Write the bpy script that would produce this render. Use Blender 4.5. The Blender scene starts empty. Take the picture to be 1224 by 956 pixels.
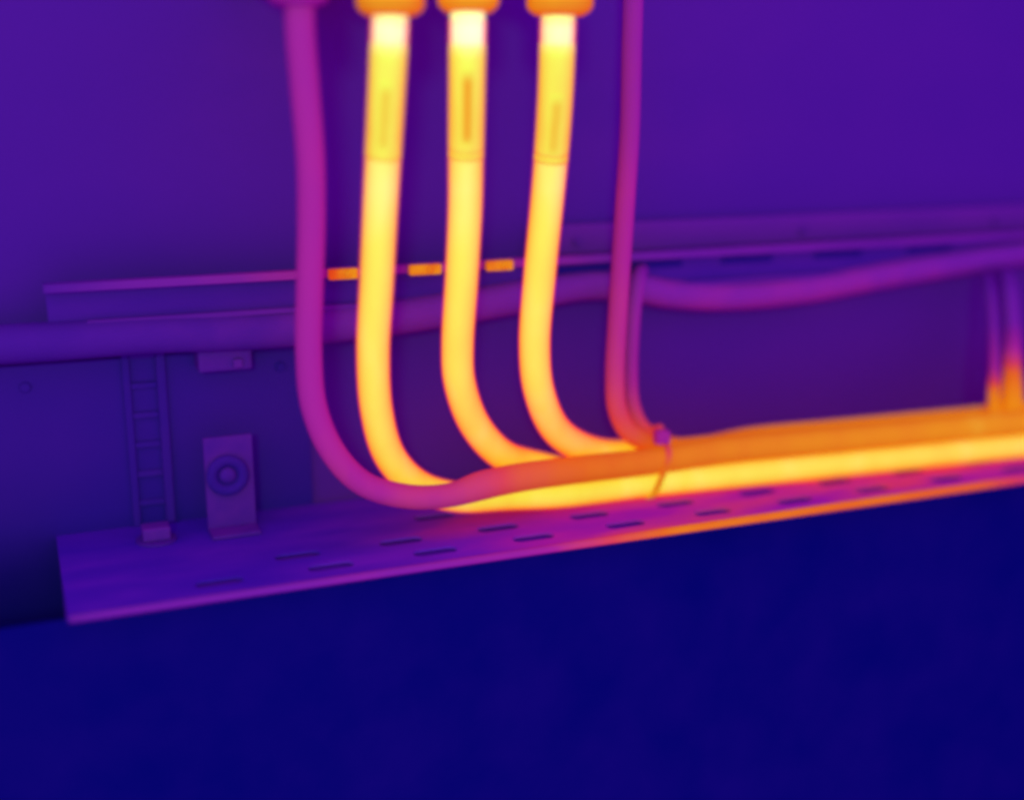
import bpy, bmesh, math, random
from mathutils import Vector, Matrix

random.seed(4)
sc = bpy.context.scene
col = sc.collection

# ------------------------------------------------------------------ camera
YAW, PITCH, DIST, FPX = math.radians(22), math.radians(14), 0.70, 1477.0
PW, PH = 1224.0, 956.0
FWD = Vector((math.sin(YAW) * math.cos(PITCH), math.cos(YAW) * math.cos(PITCH), -math.sin(PITCH)))
RGT = FWD.cross(Vector((0, 0, 1))).normalized()
UPV = RGT.cross(FWD)
CAM = Vector((0, -0.08, 0)) - DIST * FWD
cd = bpy.data.cameras.new('camera')
cam = bpy.data.objects.new('camera', cd)
col.objects.link(cam)
cam.matrix_world = Matrix((
    (RGT.x, UPV.x, -FWD.x, CAM.x),
    (RGT.y, UPV.y, -FWD.y, CAM.y),
    (RGT.z, UPV.z, -FWD.z, CAM.z),
    (0, 0, 0, 1)))
cd.sensor_width = 36
cd.lens = 36 * FPX / PW
cd.clip_start, cd.clip_end = 0.01, 50
cd.dof.use_dof = True
cd.dof.focus_distance = 0.675
cd.dof.aperture_fstop = 1.4
sc.camera = cam

# ------------------------------------------------------------------ light
w = bpy.data.worlds.new('World')
sc.world = w
w.use_nodes = True
bg = w.node_tree.nodes['Background']
bg.inputs[0].default_value = (0.80, 0.10, 0.98, 1)
bg.inputs[1].default_value = 1.0


def spot(name, loc, aim, power, color, size, cone, blend):
    l = bpy.data.lights.new(name, 'SPOT')
    l.energy, l.color = power, color
    l.shadow_soft_size, l.spot_size, l.spot_blend = size, math.radians(cone), blend
    o = bpy.data.objects.new(name, l)
    col.objects.link(o)
    o.location = loc
    o.rotation_euler = (Vector(aim) - Vector(loc)).to_track_quat('-Z', 'Y').to_euler()
    return o


spot('added_green_spot', CAM - FWD * 1.0 + UPV * 0.08, (0.05, -0.05, 0.03), 120, (0.06, 1.0, 0.10), 0.08, 40, 0.6)  # added lamp behind the camera, yellows the cable fronts and leaves edges orange

vs = sc.view_settings
vs.view_transform = 'Standard'
vs.look = 'None'
vs.exposure, vs.gamma = 0, 1
sc.render.engine = 'CYCLES'
sc.cycles.filter_width = 4.0
sc.cycles.max_bounces = 5
sc.cycles.use_denoising = True


# ------------------------------------------------------------------ places
def at(px, py, y):
    """the point seen at (px, py) on the vertical plane a distance y in front of the back plate"""
    r = FWD + RGT * ((px - PW / 2) / FPX) + UPV * ((PH / 2 - py) / FPX)
    return CAM + r * ((y - CAM.y) / r.y)


def on(px, y, z):
    """the point at depth y and height z in screen column px"""
    k = (px - PW / 2) / FPX
    # (P-CAM).RGT = k (P-CAM).FWD
    n = RGT - k * FWD
    return Vector((CAM.x - (n.y * (y - CAM.y) + n.z * (z - CAM.z)) / n.x, y, z))


def pxm(p):
    return (p - CAM).dot(FWD) / FPX


# ------------------------------------------------------------------ materials: colour follows how warm a thing is
SCALE = [  # warmth, surface colour, own glow
    (0.00, (0.0010, 0.0010, 0.140), (0, 0, 0)),
    (0.12, (0.034, 0.0042, 0.275), (0, 0, 0)),
    (0.25, (0.085, 0.0062, 0.315), (0, 0, 0)),
    (0.40, (0.210, 0.0110, 0.380), (0, 0, 0)),
    (0.52, (0.470, 0.0160, 0.315), (0, 0, 0)),
    (0.62, (0.520, 0.0450, 0.100), (0.28, 0.010, 0.0)),
    (0.70, (0.480, 0.1100, 0.020), (0.40, 0.030, 0.0)),
    (0.80, (0.420, 0.2300, 0.016), (0.50, 0.060, 0.0)),
    (0.90, (0.180, 0.8600, 0.130), (0.74, 0.190, 0.0)),
    (1.00, (0.500, 0.8000, 0.500), (0.95, 0.72, 0.34)),
]
MATS = {}


def warm(name, heat=None, vary=0.02, scale=40.0, rough=0.6, bump=0.0, stretch=(1, 1, 1), glow=1.0, blue=1.0):
    """heat None: read the warmth of each vertex from the mesh"""
    if name in MATS:
        return MATS[name]
    m = bpy.data.materials.new(name)
    m.use_nodes = True
    nt = m.node_tree
    N, L = nt.nodes, nt.links
    b = N['Principled BSDF']
    b.inputs['Roughness'].default_value = rough
    b.inputs['Specular IOR Level'].default_value = 0.0
    tc = N.new('ShaderNodeTexCoord')
    mp = N.new('ShaderNodeMapping')
    mp.inputs['Scale'].default_value = stretch
    L.new(tc.outputs['Object'], mp.inputs[0])
    nz = N.new('ShaderNodeTexNoise')
    nz.inputs['Scale'].default_value = scale
    nz.inputs['Detail'].default_value = 4
    L.new(mp.outputs[0], nz.inputs['Vector'])
    mr = N.new('ShaderNodeMapRange')
    mr.inputs['From Min'].default_value, mr.inputs['From Max'].default_value = 0.3, 0.7
    mr.inputs['To Min'].default_value, mr.inputs['To Max'].default_value = -vary, vary
    L.new(nz.outputs[0], mr.inputs[0])
    ad = N.new('ShaderNodeMath')
    ad.operation = 'ADD'
    L.new(mr.outputs[0], ad.inputs[0])
    if heat is None:
        a = N.new('ShaderNodeAttribute')
        a.attribute_name = 'warmth'
        L.new(a.outputs['Fac'], ad.inputs[1])
    else:
        ad.inputs[1].default_value = heat
    for k, sock in ((1, 'Base Color'), (2, 'Emission Color')):
        cr = N.new('ShaderNodeValToRGB')
        el = cr.color_ramp.elements
        el[0].position, el[0].color = SCALE[0][0], (*SCALE[0][k], 1)
        el[1].position, el[1].color = SCALE[-1][0], (*SCALE[-1][k], 1)
        for s in SCALE[1:-1]:
            e = el.new(s[0])
            e.color = (s[k][0], s[k][1], min(0.8, s[k][2] * blue), 1)
        L.new(ad.outputs[0], cr.inputs[0])
        L.new(cr.outputs[0], b.inputs[sock])
    hot = heat is None or heat > 0.55
    b.inputs['Emission Strength'].default_value = glow if hot else 0.0
    if bump:
        bp = N.new('ShaderNodeBump')
        bp.inputs['Strength'].default_value = bump
        bp.inputs['Distance'].default_value = 0.001
        L.new(nz.outputs[0], bp.inputs['Height'])
        L.new(bp.outputs[0], b.inputs['Normal'])
    MATS[name] = m
    return m


def rim_glow():
    """an added see-through shell for the orange cable rim: it takes green out of what passes through it and gives a little red"""
    m = bpy.data.materials.new('rim_glow_volume')
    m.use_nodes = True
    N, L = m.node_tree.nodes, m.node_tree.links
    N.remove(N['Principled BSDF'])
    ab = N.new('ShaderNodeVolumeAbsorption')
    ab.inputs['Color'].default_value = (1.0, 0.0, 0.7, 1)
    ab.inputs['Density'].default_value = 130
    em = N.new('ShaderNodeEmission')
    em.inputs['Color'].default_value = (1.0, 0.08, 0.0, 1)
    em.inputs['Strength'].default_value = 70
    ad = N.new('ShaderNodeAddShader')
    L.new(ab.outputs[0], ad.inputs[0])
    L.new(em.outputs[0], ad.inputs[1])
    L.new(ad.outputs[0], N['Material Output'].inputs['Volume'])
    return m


# ------------------------------------------------------------------ mesh helpers
def obj(name, me, mat, parent=None, smooth=True):
    o = bpy.data.objects.new(name, me)
    col.objects.link(o)
    if not me.materials:
        me.materials.append(mat)
    if smooth:
        me.polygons.foreach_set('use_smooth', [True] * len(me.polygons))
    if parent is not None:
        o.parent = parent
        o.matrix_parent_inverse = Matrix.Translation(-parent.location)
    return o


def tag(o, label=None, cat=None, group=None, kind=None):
    for k, v in (('label', label), ('category', cat), ('group', group), ('kind', kind)):
        if v:
            o[k] = v
    return o


def empty(name, loc):
    o = bpy.data.objects.new(name, None)
    col.objects.link(o)
    o.location = loc
    o.empty_display_size = 0.01
    return o


def bm_mesh(name, bm, bevel=0.0, seg=2):
    if bevel:
        bmesh.ops.bevel(bm, geom=bm.edges[:], offset=bevel, segments=seg, affect='EDGES', profile=0.6)
    bmesh.ops.recalc_face_normals(bm, faces=bm.faces[:])
    me = bpy.data.meshes.new(name)
    bm.to_mesh(me)
    bm.free()
    return me


def box_bm(bm, lo, hi):
    vs_ = [bm.verts.new((x, y, z)) for x in (lo[0], hi[0]) for y in (lo[1], hi[1]) for z in (lo[2], hi[2])]
    for f in ((0, 1, 3, 2), (4, 6, 7, 5), (0, 4, 5, 1), (2, 3, 7, 6), (0, 2, 6, 4), (1, 5, 7, 3)):
        bm.faces.new([vs_[i] for i in f])


def box(name, lo, hi, mat, parent=None, bevel=0.0006):
    bm = bmesh.new()
    box_bm(bm, lo, hi)
    o = obj(name, bm_mesh(name, bm, bevel), mat, parent, smooth=False)
    return o


def catmull(pts, n=14):
    """pts: list of tuples of equal length; returns a dense list"""
    P = [pts[0]] + list(pts) + [pts[-1]]
    out = []
    for i in range(1, len(P) - 2):
        p0, p1, p2, p3 = (Vector(q) for q in P[i - 1:i + 3])
        for k in range(n):
            t = k / n
            out.append(0.5 * ((2 * p1) + (p2 - p0) * t + (2 * p0 - 5 * p1 + 4 * p2 - p3) * t * t
                              + (3 * p1 - p0 - 3 * p2 + p3) * t ** 3))
    out.append(Vector(P[-1]))
    return out


def tube(name, rows, mat, parent=None, sides=28, cap=True, wob=0.0):
    """rows: (point, radius, warmth) along the axis; one closed skin"""
    V, F, H = [], [], []
    n = len(rows)
    nrm = None
    for i, (p, r, h) in enumerate(rows):
        a, b = rows[max(i - 1, 0)][0], rows[min(i + 1, n - 1)][0]
        t = (b - a).normalized()
        if nrm is None:
            nrm = t.orthogonal().normalized()
        nrm = (nrm - t * nrm.dot(t)).normalized()
        bi = t.cross(nrm)
        for k in range(sides):
            an = 2 * math.pi * k / sides
            rr = r * (1 + wob * math.sin(3 * an + i * 0.35) * math.sin(i * 0.21))
            V.append(p + (nrm * math.cos(an) + bi * math.sin(an)) * rr)
            H.append(h)
    for i in range(n - 1):
        for k in range(sides):
            k2 = (k + 1) % sides
            F.append((i * sides + k, i * sides + k2, (i + 1) * sides + k2, (i + 1) * sides + k))
    if cap:
        F.append(tuple(reversed(range(sides))))
        F.append(tuple((n - 1) * sides + k for k in range(sides)))
    me = bpy.data.meshes.new(name)
    me.from_pydata(V, [], F)
    at_ = me.attributes.new('warmth', 'FLOAT', 'POINT')
    at_.data.foreach_set('value', H)
    return obj(name, me, mat, parent)


def dense(ctrl, n=14):
    """ctrl: (Vector, radius, warmth) -> smooth rows"""
    d = catmull([(c[0].x, c[0].y, c[0].z, ) for c in ctrl], n)
    out = []
    m = len(ctrl) - 1
    for i, p in enumerate(d):
        s = min(i / n, m - 1e-6)
        k = int(s)
        t = s - k
        t2 = t * t * (3 - 2 * t)
        out.append((p, ctrl[k][1] * (1 - t2) + ctrl[k + 1][1] * t2, ctrl[k][2] * (1 - t) + ctrl[k + 1][2] * t))
    return out


# ------------------------------------------------------------------ the cabinet: back plate, tray, lower cover
TRAY_Y = -0.125
TRAY_Z = at(650, 655, TRAY_Y).z
X0 = on(80, TRAY_Y, TRAY_Z).x            # the tray's free end
XR = 0.75

m_wall = warm('painted_back_plate', 0.245, 0.035, 3.0, 0.7, stretch=(1, 1, 1.6))
box('back_plate', (-0.9, 0.0, -0.75), (1.3, 0.004, 0.7), m_wall, bevel=0.0)
tag(bpy.data.objects['back_plate'], kind='structure')
m_navy = warm('cold_painted_steel', 0.010, 0.007, 22.0, 0.75)
lc = box('lower_cover', (X0 - 0.5, TRAY_Y + 0.012, -0.75), (1.3, TRAY_Y + 0.015, TRAY_Z - 0.006), m_navy, bevel=0.0)
tag(lc, kind='structure')


def set_heat(me, fn):
    a = me.attributes.new('warmth', 'FLOAT', 'POINT')
    a.data.foreach_set('value', [fn(v.co) for v in me.vertices])


def lerp_table(t, tab):
    if t <= tab[0][0]:
        return tab[0][1]
    for (a, va), (b, vb) in zip(tab, tab[1:]):
        if t <= b:
            return va + (vb - va) * (t - a) / (b - a)
    return tab[-1][1]


# a cold plate screwed to the lower part of the back plate at the bare end
cz0 = at(200, 424, -0.003).z
cp = empty('cold_plate', (on(200, -0.003, TRAY_Z).x, -0.003, TRAY_Z))
tag(cp, 'dark blue plate behind the slotted upright and the bracket, below the slung cable', 'panel')
bm = bmesh.new()
box_bm(bm, (on(-160, -0.003, TRAY_Z).x, -0.0035, TRAY_Z - 0.30), (on(374, -0.003, TRAY_Z).x, -0.0006, cz0))
for cut_z in (TRAY_Z - 0.05, TRAY_Z - 0.02, TRAY_Z + 0.01, TRAY_Z + 0.05):
    bmesh.ops.bisect_plane(bm, geom=bm.verts[:] + bm.edges[:] + bm.faces[:], plane_co=(0, 0, cut_z), plane_no=(0, 0, 1))
me = bm_mesh('sheet', bm)
set_heat(me, lambda c: lerp_table(c.z - TRAY_Z, [(-0.05, 0.02), (-0.02, 0.06), (0.01, 0.13), (0.05, 0.16), (0.2, 0.165)]))
obj('sheet', me, warm('cold_plate_steel', None, 0.02, 8, 0.7), cp, smooth=False)
for px_, pz_ in ((30, cz0 - 0.012), (335, cz0 - 0.012)):
    q = on(px_, -0.0036, pz_)
    bmq = bmesh.new()
    bmesh.ops.create_cone(bmq, cap_ends=True, segments=16, radius1=0.0032, radius2=0.0026, depth=0.0014,
                          matrix=Matrix.Translation((q.x, -0.0043, q.z)) @ Matrix.Rotation(math.pi / 2, 4, 'X'))
    obj('screw', bm_mesh('screw', bmq), warm('cold_screw_steel', 0.14, 0.02), cp, smooth=False)


def heat_along_tray(x):
    t = (x - X0) / (on(1224, TRAY_Y, TRAY_Z).x - X0)
    return t


def slotted_sheet(xs, x_end, ys, z, slots):
    """a flat sheet with rounded slots: every slot sits in a cell of its own"""
    bm = bmesh.new()
    rows = sorted(ys)
    for r in range(len(rows) - 1):
        ya, yb = rows[r], rows[r + 1]
        cells = slots.get(r, [])
        cur = xs
        edges = []
        for (cx, ln, wd) in cells:
            h = ln * 0.5 + 0.004
            edges.append((cur, cx - h, None))
            edges.append((cx - h, cx + h, (cx, ln, wd)))
            cur = cx + h
        edges.append((cur, x_end, None))
        for (a, b, s) in edges:
            if b - a < 1e-5:
                continue
            if s is None:
                n = max(1, int((b - a) / 0.02))
                for i in range(n):
                    p, q = a + (b - a) * i / n, a + (b - a) * (i + 1) / n
                    bm.faces.new([bm.verts.new(c) for c in ((p, ya, z), (q, ya, z), (q, yb, z), (p, yb, z))])
            else:
                cx, ln, wd = s
                cy = (ya + yb) / 2
                hl, hr = (ln - wd) / 2, wd / 2
                inner, outer = [], []
                hx, hy = (b - a) / 2, (yb - ya) / 2
                for k in range(32):
                    an = 2 * math.pi * (k + 0.5) / 32
                    inner.append((cx + math.copysign(hl, math.cos(an)) + hr * math.cos(an), cy + hr * math.sin(an)))
                ca = math.atan2(hy, hx)
                for k in range(32):
                    dx, dy = inner[k][0] - cx, inner[k][1] - cy
                    f = min(hx / max(abs(dx), 1e-9), hy / max(abs(dy), 1e-9))
                    outer.append((cx + dx * f, cy + dy * f))
                vi = [bm.verts.new((p[0], p[1], z)) for p in inner]
                vo = [bm.verts.new((p[0], p[1], z)) for p in outer]
                for k in range(32):
                    j = (k + 1) % 32
                    bm.faces.new((vi[k], vi[j], vo[j], vo[k]))
                    # the true corner of the cell
                    (x1, y1), (x2, y2) = outer[k], outer[j]
                    if abs(x1 - x2) > 1e-6 and abs(y1 - y2) > 1e-6:
                        cxn = x1 if abs(abs(x1 - cx) - hx) < 1e-6 else x2
                        cyn = y1 if abs(abs(y1 - cy) - hy) < 1e-6 else y2
                        c = bm.verts.new((cxn, cyn, z))
                        bm.faces.new((vo[k], vo[j], c))
    bmesh.ops.remove_doubles(bm, verts=bm.verts[:], dist=1e-5)
    bm.normal_update()
    for f in bm.faces:
        if f.normal.z < 0:
            f.normal_flip()
    return bm


tray = empty('perforated_tray', (X0, -0.06, TRAY_Z))
tag(tray, 'perforated metal cable tray with oval slots and a rolled front lip under the cables', 'cable tray')
slots = {}
pitch = 0.058
xf = on(396, -0.108, TRAY_Z).x
slots[1] = [(xf + pitch * i, 0.025, 0.0095) for i in range(-1, 10)]
slots[3] = [(xf + pitch * (i + 0.78), 0.025, 0.0095) for i in range(-1, 10)]
slots[5] = [(xf + pitch * (i + 0.3), 0.025, 0.0095) for i in range(1, 10)]
bm = slotted_sheet(X0, XR, [TRAY_Y, -0.114, -0.100, -0.092, -0.078, -0.060, -0.046, -0.0040], TRAY_Z, slots)
me = bpy.data.meshes.new('tray_plate')
bm.to_mesh(me)
bm.free()
set_heat(me, lambda c: lerp_table(heat_along_tray(c.x), [(0, 0.235), (0.2, 0.26), (0.32, 0.37), (0.42, 0.49), (0.55, 0.55), (1, 0.555)])
         - 0.05 * max(0.0, min(1.0, (c.y + 0.06) / 0.06)) * (1 if c.x < 0.0 else 0.3))
m_tray = warm('tray_steel', None, 0.055, 38.0, 0.5, stretch=(0.35, 1, 1), blue=1.5)
tp = obj('tray_plate', me, m_tray, tray, smooth=False)
so = tp.modifiers.new('gauge', 'SOLIDIFY')
so.thickness, so.offset = 0.0015, -1
box('added_slot_backing', (X0 + 0.002, TRAY_Y + 0.016, TRAY_Z - 0.0035), (XR, -0.004, TRAY_Z - 0.0022), warm('added_slot_backing_steel', 0.24, 0.03), tray, bevel=0.0)  # added sheet close under the slots, keeps them from going black
# the rolled lip along the front edge
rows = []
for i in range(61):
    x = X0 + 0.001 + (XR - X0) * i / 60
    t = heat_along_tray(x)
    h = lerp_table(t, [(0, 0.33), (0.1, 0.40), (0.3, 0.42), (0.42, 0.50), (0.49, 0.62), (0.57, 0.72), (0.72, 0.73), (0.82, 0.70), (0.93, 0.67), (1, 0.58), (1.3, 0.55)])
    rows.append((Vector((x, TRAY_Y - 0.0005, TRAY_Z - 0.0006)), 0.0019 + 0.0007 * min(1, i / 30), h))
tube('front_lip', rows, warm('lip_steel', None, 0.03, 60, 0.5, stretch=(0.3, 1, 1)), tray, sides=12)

# ------------------------------------------------------------------ horizontal mounting rail (hat section) and flat bar behind it
ry = -0.030
rz = at(360, 329, ry).z
xa, xb = on(52, ry, rz).x, XR
rail = empty('mounting_rail', (xa, ry, rz))
tag(rail, 'thin horizontal hat-section rail fixed across the back plate behind the hanging cables', 'mounting rail')
m_rail = warm('rail_edge_steel', None, 0.03, 50, 0.45, stretch=(0.3, 1, 1))
m_raild = warm('rail_groove_steel', 0.215, 0.03, 50, 0.5, stretch=(0.3, 1, 1))
nseg = 48
bm = bmesh.new()
ring0 = None
for i in range(nseg + 1):
    x = xa + (xb - xa) * i / nseg
    ring = [bm.verts.new((x, y, z)) for y, z in ((ry, rz - 0.0022), (ry, rz + 0.0022), (ry + 0.008, rz + 0.0022), (ry + 0.008, rz - 0.0022))]
    if ring0:
        for k in range(4):
            bm.faces.new((ring0[k], ring0[(k + 1) % 4], ring[(k + 1) % 4], ring[k]))
    else:
        bm.faces.new(ring[::-1])
    ring0 = ring
bm.faces.new(ring0)
me = bm_mesh('upper_flange', bm)
xl, xm, xn = on(360, ry, rz).x, on(640, ry, rz).x, on(800, ry, rz).x
set_heat(me, lambda c: lerp_table(c.x, [(xa, 0.27), (xa + 0.04, 0.36), (xl, 0.46), (xm, 0.44), (xn, 0.35), (xb, 0.33)]))
obj('upper_flange', me, m_rail, rail, smooth=False)
box('web', (xa + 0.001, ry + 0.007, rz - 0.020), (xb, ry + 0.009, rz - 0.0023), m_raild, rail, bevel=0.0003)
box('lower_flange', (xa + 0.02, ry + 0.003, rz - 0.0215), (xb, ry + 0.0075, rz - 0.0185),
    warm('rail_lower_steel', 0.30, 0.03, 50, 0.5, stretch=(0.3, 1, 1)), rail)
for px in (130, 300, 820, 1010):
    p = on(px, ry + 0.02, rz - 0.010)
    box('spacer', (p.x - 0.006, ry + 0.0092, rz - 0.016), (p.x + 0.006, -0.0005, rz - 0.005), m_raild, rail)
for px in (700, 790, 900, 1010, 1120):
    p = on(px, ry, rz)
    box('slot_shadow_bar', (p.x - 0.019, ry + 0.0058, rz - 0.0085), (p.x + 0.019, ry + 0.0069, rz - 0.0045),
        warm('slot_shadow_steel', 0.08, 0.01), rail, bevel=0.0003)  # dark bars laid before the web, the slots' shade put into their colour

# glowing bars added for the cables' reflections in the rail, one per phase cable
m_reflection = warm('rail_reflection_glow', 0.745, 0.05, 120, 0.5)
for (px, py, wpx, lab) in ((411, 331, 36, 'small glowing orange bar added as a cable reflection on the rail between the cool cable and the first hot cable'),
                      (509, 324, 40, 'small glowing orange bar added as a cable reflection on the rail between the first and middle hot cables'),
                      (598, 319, 34, 'small glowing orange bar added as a cable reflection on the rail between the middle and last hot cables')):
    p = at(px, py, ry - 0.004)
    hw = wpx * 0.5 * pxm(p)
    cl = empty('rail_reflection', p)
    tag(cl, lab, 'rail clip', 'cable reflections on the mounting rail')
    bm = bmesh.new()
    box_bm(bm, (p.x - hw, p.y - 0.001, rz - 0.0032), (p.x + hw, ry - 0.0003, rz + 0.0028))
    obj('reflection_bar', bm_mesh('reflection_bar', bm, 0.0012), m_reflection, cl, smooth=False)
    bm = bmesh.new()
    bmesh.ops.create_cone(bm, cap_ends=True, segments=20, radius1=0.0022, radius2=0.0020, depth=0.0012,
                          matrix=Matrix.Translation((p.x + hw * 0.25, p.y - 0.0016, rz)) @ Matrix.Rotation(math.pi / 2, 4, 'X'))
    obj('reflection_disc', bm_mesh('reflection_disc', bm), m_reflection, cl)

by = -0.008
bz = at(760, 290, by).z
fb = empty('flat_bar', (at(640, 290, by).x, by, bz))
tag(fb, 'broad flat purple bar running along the back plate just above the rail', 'flat bar')
xa2 = at(640, 290, by).x
bm = bmesh.new()
box_bm(bm, (xa2, by, bz - 0.006), (XR, -0.0005, bz + 0.013))
me = bm_mesh('bar', bm, 0.002, 3)
obj('bar', me, warm('bar_steel', 0.31, 0.025, 30, 0.6, stretch=(0.3, 1, 1)), fb, smooth=False)
for px in (690, 960, 1190):
    p = on(px, by, bz)
    bm = bmesh.new()
    bmesh.ops.create_cone(bm, cap_ends=True, segments=6, radius1=0.0032, radius2=0.003, depth=0.002,
                          matrix=Matrix.Translation((p.x, by - 0.001, bz + 0.003)) @ Matrix.Rotation(math.pi / 2, 4, 'X'))
    obj('bolt_head', bm_mesh('bolt_head', bm), warm('bar_bolt', 0.29, 0.02), fb, smooth=False)

# ------------------------------------------------------------------ slotted upright and bracket at the cool end
m_up = warm('upright_steel', 0.150, 0.02, 30, 0.6)
m_up2 = warm('upright_flange_steel', 0.168, 0.02, 30, 0.6)
uy = -0.0062
pt, pb = at(176, 418, uy), Vector((0, 0, TRAY_Z + 0.001))
ux0, ux1 = at(152, 520, uy).x, at(203, 520, uy).x
up = empty('slotted_upright', ((ux0 + ux1) / 2, uy, TRAY_Z))
tag(up, 'dim slotted steel upright with ladder-like openings standing on the tray by the bare end', 'upright post')
box('side_flange', (ux1 - 0.005, uy - 0.001, TRAY_Z + 0.0003), (ux1, -0.0036, pt.z), m_up2, up)
box('side_flange', (ux0, uy, TRAY_Z + 0.0003), (ux0 + 0.004, -0.0036, pt.z), m_up, up)
z = TRAY_Z + 0.012
i = 0
while z < pt.z - 0.004:
    box('rung', (ux0 + 0.0041, uy + 0.0004, z), (ux1 - 0.0051, -0.0036, z + 0.0034), m_up2 if i % 2 else m_up, up)
    z += 0.0172
    i += 1
# the nut that clamps its foot
p = at(186, 668, -0.040)
p = on(187, -0.033, TRAY_Z)
nt_ = empty('clamp_nut', (p.x, p.y, TRAY_Z))
tag(nt_, 'small square nut on a washer bolted to the tray at the foot of the upright', 'nut')
m_nut = warm('nut_steel', 0.30, 0.03, 80)
box('square_nut', (p.x - 0.0075, p.y - 0.006, TRAY_Z + 0.0015), (p.x + 0.0075, p.y + 0.006, TRAY_Z + 0.009), m_nut, nt_, bevel=0.0012)
bm = bmesh.new()
bmesh.ops.create_cone(bm, cap_ends=True, segments=24, radius1=0.011, radius2=0.011, depth=0.0013,
                      matrix=Matrix.Translation((p.x, p.y, TRAY_Z + 0.0008)))
obj('washer', bm_mesh('washer', bm), warm('washer_steel', 0.24, 0.02), nt_, smooth=False)

# bracket with a round grommet
gy = -0.030
pl = [at(241, 524, gy), at(300, 518, gy), at(306, 622, gy), at(250, 628, gy)]
gx0 = (pl[0].x + pl[3].x) / 2
gx1 = (pl[1].x + pl[2].x) / 2
gz1 = (pl[0].z + pl[1].z) / 2
br = empty('grommet_bracket', ((gx0 + gx1) / 2, gy, TRAY_Z))
tag(br, 'small purple steel bracket plate with a round dark grommet standing on the tray', 'bracket')
m_br = warm('bracket_steel', 0.27, 0.03, 60, 0.55)
gc = at(271, 566, gy)
R = 24 * pxm(gc)
# plate with a round hole
bm = bmesh.new()
hole, rect = [], []
NS = 32
lo = (gx0, TRAY_Z + 0.0003)
hi = (gx1, gz1)
for k in range(NS):
    an = 2 * math.pi * (k + 0.5) / NS
    d = (math.cos(an), math.sin(an))
    fx = ((hi[0] - gc.x) if d[0] > 0 else (gc.x - lo[0])) / abs(d[0])
    fz = ((hi[1] - gc.z) if d[1] > 0 else (gc.z - lo[1])) / abs(d[1])
    f = min(fx, fz)
    hole.append(bm.verts.new((gc.x + d[0] * R * 0.9, gy, gc.z + d[1] * R * 0.9)))
    rect.append(bm.verts.new((gc.x + d[0] * f, gy, gc.z + d[1] * f)))
for k in range(NS):
    j = (k + 1) % NS
    bm.faces.new((hole[k], hole[j], rect[j], rect[k]))
    a, b = rect[k].co, rect[j].co
    if abs(a.x - b.x) > 1e-6 and abs(a.z - b.z) > 1e-6:
        cx = a.x if min(abs(a.x - lo[0]), abs(a.x - hi[0])) < 1e-6 else b.x
        cz = a.z if min(abs(a.z - lo[1]), abs(a.z - hi[1])) < 1e-6 else b.z
        bm.faces.new((rect[k], rect[j], bm.verts.new((cx, gy, cz))))
bmesh.ops.recalc_face_normals(bm, faces=bm.faces[:])
me = bpy.data.meshes.new('plate')
bm.to_mesh(me)
bm.free()
po = obj('plate', me, m_br, br, smooth=False)
s_ = po.modifiers.new('gauge', 'SOLIDIFY')
s_.thickness, s_.offset = 0.002, 0
box('foot_flange', (gx0, gy - 0.016, TRAY_Z + 0.0003), (gx1, gy - 0.0011, TRAY_Z + 0.0025), warm('bracket_foot_steel', 0.28, 0.03, 60), br)


def lathe(name, prof, centre, axis, mat, parent, seg=36):
    """prof: (radius, height along the axis)"""
    ax = Vector(axis).normalized()
    u = ax.orthogonal().normalized()
    v = ax.cross(u)
    V, F = [], []
    for (r, h) in prof:
        for k in range(seg):
            an = 2 * math.pi * k / seg
            V.append(Vector(centre) + ax * h + (u * math.cos(an) + v * math.sin(an)) * r)
    n = len(prof)
    for i in range(n - 1):
        for k in range(seg):
            j = (k + 1) % seg
            F.append((i * seg + k, i * seg + j, (i + 1) * seg + j, (i + 1) * seg + k))
    F.append(tuple(reversed(range(seg))))
    F.append(tuple((n - 1) * seg + k for k in range(seg)))
    me = bpy.data.meshes.new(name)
    me.from_pydata(V, [], F)
    return obj(name, me, mat, parent)


gm = lathe('grommet', [(R * 0.86, 0.006), (R * 0.86, -0.002), (R * 1.02, -0.0022), (R * 1.04, -0.004), (R * 0.95, -0.0058),
                       (R * 0.62, -0.0050), (R * 0.52, -0.004), (R * 0.5, -0.0030)], gc, (0, 1, 0), warm('grommet_rubber', 0.165, 0.015), br)
lathe('grommet_plug', [(R * 0.42, 0.0042), (R * 0.42, -0.004), (R * 0.3, -0.0052), (R * 0.05, -0.0056)], gc, (0, 1, 0), warm('plug_rubber', 0.24, 0.02), gm)

# ------------------------------------------------------------------ cool cable slung behind everything
sy = -0.022
ctrl = [(-60, 415, .225), (60, 408, .23), (180, 400, .245), (300, 396, .27), (400, 388, .34), (500, 375, .36), (600, 358, .36), (690, 342, .38), (750, 342, .40),
        (800, 351, .43), (870, 354, .435), (960, 346, .43), (1060, 328, .42), (1150, 313, .38), (1240, 300, .37), (1340, 290, .36)]
rows = []
for i, (px, py, h) in enumerate(ctrl):
    p = at(px, py, sy)
    rows.append((p, 0.0092 if px > 650 else 0.0105, h))
c = tube('slung_cable', dense(rows, 8), warm('slung_cable_sheath', None, 0.02, 40, 0.65), None, wob=0.01)
tag(c, 'dim purple cable slung level along the back plate below the rail', 'cable')
p = at(268, 416, -0.018)
cb = empty('cable_saddle', (p.x, -0.0005, p.z))
tag(cb, 'dim purple saddle clamp under the slung cable above the bracket plate', 'cable clamp')
m_sad = warm('saddle_plastic', 0.27, 0.02, 50)
box('saddle_base', (p.x - 0.015, -0.020, p.z - 0.013), (p.x + 0.015, -0.0005, p.z + 0.004), m_sad, cb, bevel=0.002)
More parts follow.
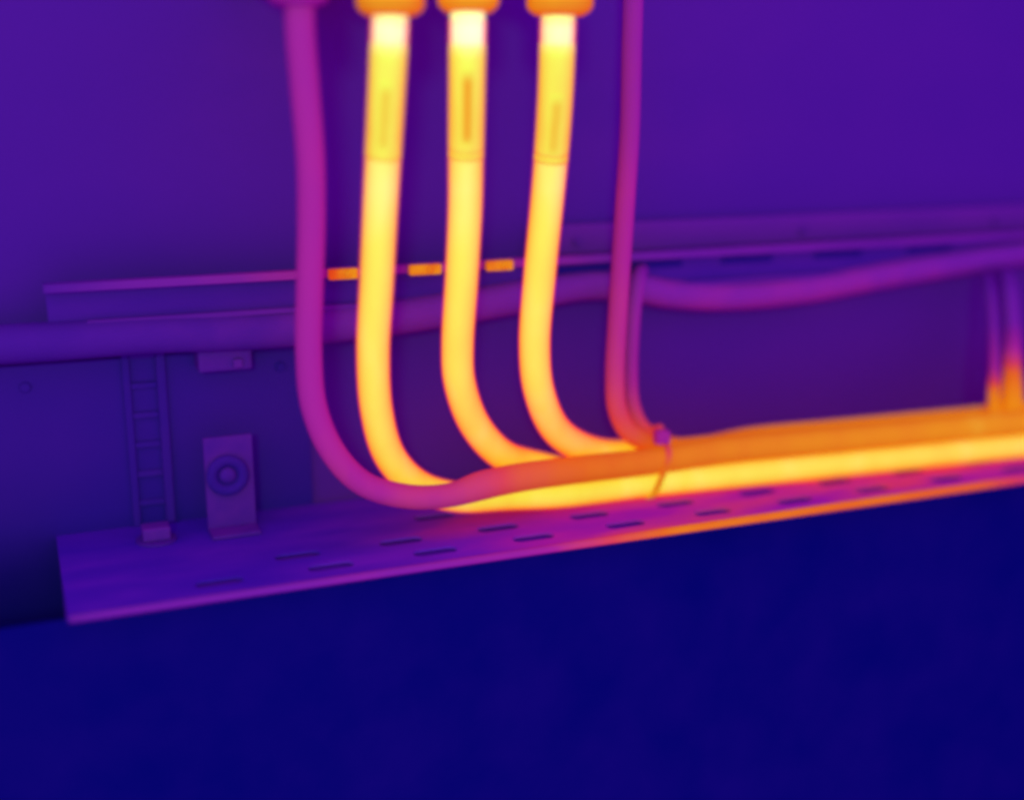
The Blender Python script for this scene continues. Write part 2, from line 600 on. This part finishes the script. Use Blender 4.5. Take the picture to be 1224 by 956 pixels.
box('saddle_bolt', (p.x + 0.004, -0.0225, p.z - 0.011), (p.x + 0.009, -0.0201, p.z - 0.006), warm('saddle_bolt_steel', 0.30, 0.02), cb)

# ------------------------------------------------------------------ the three hot phase cables
m_hot = warm('hot_cable_sheath', None, 0.010, 45, 0.55, stretch=(1, 1, 0.3))
m_sleeve = warm('hot_sleeve', None, 0.012, 60, 0.6, stretch=(1, 1, 0.2))
m_boot = warm('terminal_boot_plastic', 0.78, 0.02, 60, 0.6)
m_boot_cool = warm('cool_terminal_boot_plastic', 0.47, 0.02, 60, 0.6)
TOP_Y = -0.135
RAD = 0.0083
BY = -0.066                                    # line of the bundle on the tray


def Z(r=RAD):
    return TRAY_Z + r + 0.0004


m_rim_glow = rim_glow()


def hot_cable(label, peak, sleeve_end, path, tail):
    """top, sleeve_end: screen rows; path: (px, py, depth); tail: points on the tray"""
    pts = [at(*q) for q in path] + tail
    rows = dense([(p, RAD, 0.9) for p in pts], 16)
    root = empty('phase_cable', rows[0][0])
    tag(root, label, 'cable', 'hot phase cables hanging from the terminals')
    # measured along the drop: the bright barrel, the sleeve, then the bare sheath
    def row_of(p):
        d = p - CAM
        return PH / 2 - FPX * d.dot(UPV) / d.dot(FWD)
    barrel = [r for r in rows if row_of(r[0]) < 62]
    sleeve = [r for r in rows if 48 <= row_of(r[0]) < sleeve_end]
    tube('lug_barrel', [(p, RAD * 0.97, lerp_table(row_of(p), [(18, peak - 0.04), (34, peak), (50, peak - 0.015), (60, peak - 0.05)])) for p, r, h in barrel],
         warm('lug_barrel_metal', None, 0.008, 60, 0.5), root)
    m = len(sleeve)
    tube('heat_shrink_sleeve',
         [(p, RAD * (1.045 if 0 < i < m - 1 else 1.02), lerp_table(i / (m - 1), [(0, 0.93), (0.12, 0.895), (0.3, 0.884), (0.8, 0.870), (1, 0.878)])) for i, (p, r, h) in enumerate(sleeve)],
         m_sleeve, root)
    # the seam down its front
    V, F, H = [], [], []
    lo_ = 76 + 30 * (sleeve_end - 181) / 6
    sm = [r for r in rows if lo_ < row_of(r[0]) < sleeve_end - 6 - 8 * (peak - 0.97) / 0.03]
    for i, (p, r, h) in enumerate(sm):
        t = (sm[min(i + 1, len(sm) - 1)][0] - sm[max(i - 1, 0)][0]).normalized()
        f = Vector((-0.32, -1, 0)).normalized()
        f = (f - t * f.dot(t)).normalized()
        s_ = t.cross(f)
        for k in range(7):
            an = -0.42 + 0.14 * k
            V.append(p + (f * math.cos(an) + s_ * math.sin(an)) * (RAD * 1.045 + 0.0001 + 0.0003 * math.cos(an * 3.2)))
            H.append(0.885 - (0.075 if peak > 0.99 else 0.05) * math.cos(an * 3.6) * min(1, i / 3) * min(1, (len(sm) - 1 - i) / 3 + 0.5))
    for i in range(len(sm) - 1):
        for k in range(6):
            F.append((i * 7 + k, i * 7 + k + 1, i * 7 + k + 8, i * 7 + k + 7))
    me_ = bpy.data.meshes.new('sleeve_seam')
    me_.from_pydata(V, [], F)
    me_.attributes.new('warmth', 'FLOAT', 'POINT').data.foreach_set('value', H)
    obj('sleeve_seam', me_, m_sleeve, root)
    # a crimp ring where the sleeve ends
    k = next(i for i, r in enumerate(rows) if row_of(r[0]) >= sleeve_end - 1)
    tube('sleeve_ring', [(rows[k + j][0], RAD * s, 0.868) for j, s in ((-1, 1.03), (0, 1.06), (1, 1.03))], m_sleeve, root)
    tube('sheath', [(p, r, lerp_table(row_of(p), [(150, 0.90), (220, 0.912), (300, 0.90), (480, 0.898)])) for p, r, h in rows if row_of(p) > sleeve_end - 14],
         m_hot, root)
    n_ = len(rows)
    tube('rim_glow_shell', [(p, RAD * 1.14, 0.9) for p, r, h in rows if row_of(p) > 20], m_rim_glow, root)  # added shell, its glow and absorption draw the orange rim
    return root


def drift(px):
    """the bundle edges towards the tray's lip as it leaves"""
    return -0.022 * max(0.0, min(1.1, (px - 760) / 460.0))


def tray_run(y, z, cols):
    return [on(px, y + drift(px), z) for px in cols]


c1 = hot_cable('glowing yellow cable next to the cool magenta cable, sweeping under it into the bundle', 0.98, 184,
               [(467, -8, TOP_Y), (466, 30, TOP_Y), (462, 110, -.130), (458, 184, -.124), (454, 260, -.117), (450, 340, -.110), (446, 420, -.100), (450, 490, -.090), (466, 545, -.080), (500, 580, -.0705)],
               [at(548, 594, -.068), at(605, 592, BY)] + tray_run(BY, Z(), (680, 770, 880, 1000, 1120, 1240, 1330)))
c2 = hot_cable('glowing yellow cable hanging in the middle of the three, with the brightest top end', 1.0, 181,
               [(559, -10, TOP_Y), (559, 30, TOP_Y), (558, 110, -.130), (557, 184, -.124), (556, 250, -.117), (552, 330, -.109), (547, 410, -.098), (550, 460, -.090), (568, 508, -.078), (600, 543, -.064)],
               [at(640, 556, -.050)] + tray_run(-.046, Z(), (720, 800, 900, 1000, 1120, 1240, 1330)))
c3 = hot_cable('glowing yellow cable beside the thin magenta cable, leaning and bending last into the bundle', 0.97, 187,
               [(668, -8, TOP_Y), (667, 30, TOP_Y), (664, 110, -.130), (659, 184, -.124), (653, 250, -.117), (645, 330, -.109), (639, 410, -.098), (645, 470, -.088), (668, 517, -.070)],
               [at(712, 540, -.050), at(772, 543, -.040)] + tray_run(-.027, Z(), (850, 920, 1000, 1120, 1240, 1330)))


def boot(label, px, bottom, half, mat, neck):
    p = at(px, bottom, TOP_Y)
    s = pxm(p)
    r = half * s
    root = empty('terminal_boot', p)
    tag(root, label, 'terminal')
    b = lathe('boot_skirt', [(neck * s, 0.0), (neck * s + 0.001, -0.0006), (r * 0.82, 0.0005), (r * 0.93, 0.0018), (r, 0.0042), (r, 0.012), (r * 1.01, 0.03), (r * 0.9, 0.032)],
              p, (0, 0, 1), mat, root)
    box('boot_arm', (p.x - r * 0.8, TOP_Y + r * 0.6, p.z + 0.021), (p.x + r * 0.8, -0.0005, p.z + 0.031), mat, root, bevel=0.002)
    return root


boot('orange terminal boot over the hot cable next to the cool magenta cable', 467, 18, 41, m_boot, 25)
boot('orange terminal boot over the brightest middle cable', 560, 14, 37, m_boot, 25)
boot('orange terminal boot over the hot cable beside the thin magenta cable', 669, 18, 40, m_boot, 25)
boot('cool magenta terminal boot over the cable that loops lowest', 357, 5, 37, m_boot_cool, 22)

# ------------------------------------------------------------------ the cool cable that loops under and warms in the bundle
m_neu = warm('warming_cable_sheath', None, 0.012, 50, 0.6, stretch=(1, 1, 0.4))
ctrl = [(358, -8, TOP_Y, .50), (359, 40, -.134, .50), (364, 100, -.130, .505), (371, 190, -.124, .51), (372, 270, -.118, .515), (370, 350, -.112, .51), (369, 420, -.108, .51),
        (375, 485, -.104, .515), (398, 540, -.100, .525), (435, 578, -.096, .535), (485, 593, -.094, .545), (535, 592, -.093, .555), (580, 579, -.090, .60), (630, 569, -.084, .67), (700, 560, -.076, .705), (780, 551, -.070, .72)]
rn = 0.0067
rows = [(at(a, b, y), rn if a < 560 else 0.0082, h) for a, b, y, h in ctrl]
for px, h in ((870, .745), (960, .762), (1060, .78), (1160, .795), (1240, .80), (1330, .80)):
    rows.append((on(px, BY - .001 + drift(px), Z() + 0.0168), 0.0084, h))
c = tube('neutral_cable', dense(rows, 12), m_neu)
tag(c, 'magenta cable that loops under the hot cables and turns orange along the bundle', 'cable')

# two thinner cables that drop beside it on the far side of the hot ones
ctrl = [(763, -420, -.060, .42), (760, -200, -.060, .43), (757, -10, -.060, .45), (755, 60, -.060, .46), (753, 150, -.060, .48), (748, 230, -.060, .515), (742, 320, -.060, .525), (737, 400, -.060, .535), (735, 450, -.060, .56), (738, 490, -.060, .60), (755, 519, -.058, .66)]
rows = [(at(a, b, y), 0.0058, h) for a, b, y, h in ctrl]
rows.append((at(795, 534, -.050), 0.0058, .72))
for px, h in ((860, .73), (950, .755), (1060, .775), (1160, .79), (1240, .80), (1330, .80)):
    rows.append((on(px, -.048 + drift(px), Z() + 0.0152), 0.0058, h))
c = tube('earth_cable', dense(rows, 12), warm('thin_cable_sheath', None, 0.012, 50, 0.6, stretch=(1, 1, 0.4)))
tag(c, 'thin magenta cable dropping straight from above and reddening where it joins the bundle', 'cable')
ctrl = [(768, 318, -.012, .40), (763, 336, -.040, .44), (757, 380, -.046, .47), (754, 440, -.046, .50), (757, 485, -.046, .56), (775, 516, -.046, .64)]
rows = [(at(a, b, y), 0.0044, h) for a, b, y, h in ctrl]
rows.append((at(820, 532, -.040), 0.0044, .72))
for px, h in ((900, .75), (1000, .78), (1120, .80), (1240, .80), (1330, .80)):
    rows.append((on(px, -.032 + drift(px), Z() + 0.0145), 0.0044, h))
c = tube('signal_wire', dense(rows, 10), MATS['thin_cable_sheath'], sides=18)
tag(c, 'slim purple wire from behind the rail running down against the thin magenta cable', 'wire')

# two wires rising from the bundle at its far end
for name, px, rr, top, lab in (('riser_wire', 1188, 0.0030, 452, 'slimmer of two wires rising from the bundle, hot only at its foot'),
                               ('riser_wire', 1210, 0.0058, 432, 'thicker of two wires rising from the bundle, orange at its foot')):
    y0 = -0.070
    ctrl = [(px - 8, 330, -.030, .30), (px - 4, 350, -.046, .33), (px - 1, 390, -.055, .40), (px, top - 12, y0, .52), (px, top + 8, y0, .68), (px, 470, y0, .77), (px, 508, y0, .80)]
    rows = [(at(a, b, y), rr * (1.0 if b < 445 else 1.25 if b < 480 else 2.0), h) for a, b, y, h in ctrl]
    c = tube(name, dense(rows, 8), MATS['thin_cable_sheath'], sides=18)
    tag(c, lab, 'wire')

# ------------------------------------------------------------------ cable tie round the bundle
TX = on(783, BY, Z() + 0.02).x


def hull(pts):
    pts = sorted(set(pts))
    def half(seq):
        h = []
        for p in seq:
            while len(h) > 1 and (h[-1][0] - h[-2][0]) * (p[1] - h[-2][1]) - (h[-1][1] - h[-2][1]) * (p[0] - h[-2][0]) <= 0:
                h.pop()
            h.append(p)
        return h
    return half(pts)[:-1] + half(pts[::-1])[:-1]


def cut(o_name_list, x):
    out = []
    for o in o_name_list:
        for v in o.data.vertices:
            q = o.matrix_world @ v.co
            if abs(q.x - x) < 0.006:
                out.append((round(q.y, 5), round(q.z, 5)))
    return out


bundle = [o for o in col.objects if o.type == 'MESH' and (o.name.startswith(('sheath', 'neutral_cable', 'earth_cable')))]
bpy.context.view_layer.update()
h = hull(cut(bundle, TX))
cy, cz = sum(p[0] for p in h) / len(h), sum(p[1] for p in h) / len(h)
tie = empty('cable_tie', (TX, cy, TRAY_Z + 0.0005))
tag(tie, 'narrow cable tie with a square head strapped round the cable bundle', 'cable tie')
V, F = [], []
lean = -0.35                                     # the strap sits a little askew
for (y, z) in h:
    d = Vector((y - cy, z - cz)).normalized()
    for off, dx in ((0.0002, -0.0019), (0.0014, -0.0019), (0.0014, 0.0019), (0.0002, 0.0019)):
        V.append((TX + dx + lean * (cz - z) , y + d.x * off, max(z + d.y * off, TRAY_Z + 0.0004)))
n = len(h)
for i in range(n):
    j = (i + 1) % n
    for k in range(4):
        k2 = (k + 1) % 4
        F.append((i * 4 + k, i * 4 + k2, j * 4 + k2, j * 4 + k))
me = bpy.data.meshes.new('strap')
me.from_pydata(V, [], F)
bmx = bmesh.new()
bmx.from_mesh(me)
bmesh.ops.recalc_face_normals(bmx, faces=bmx.faces[:])
bmx.to_mesh(me)
bmx.free()
set_heat(me, lambda c: lerp_table((c.z - TRAY_Z) / 0.04, [(0.1, 0.82), (0.35, 0.74), (0.6, 0.68), (0.9, 0.60)]))
obj('strap', me, warm('tie_nylon', None, 0.02, 80), tie, smooth=False)
hp = at(791, 522, -0.072)
hs = 9 * pxm(hp)
bm = bmesh.new()
box_bm(bm, (hp.x - hs, hp.y - 0.003, hp.z - hs * 0.9), (hp.x + hs, hp.y + 0.003, hp.z + hs * 0.9))
obj('tie_head', bm_mesh('tie_head', bm, 0.0012), warm('tie_head_nylon', 0.50, 0.02, 80), tie, smooth=False)
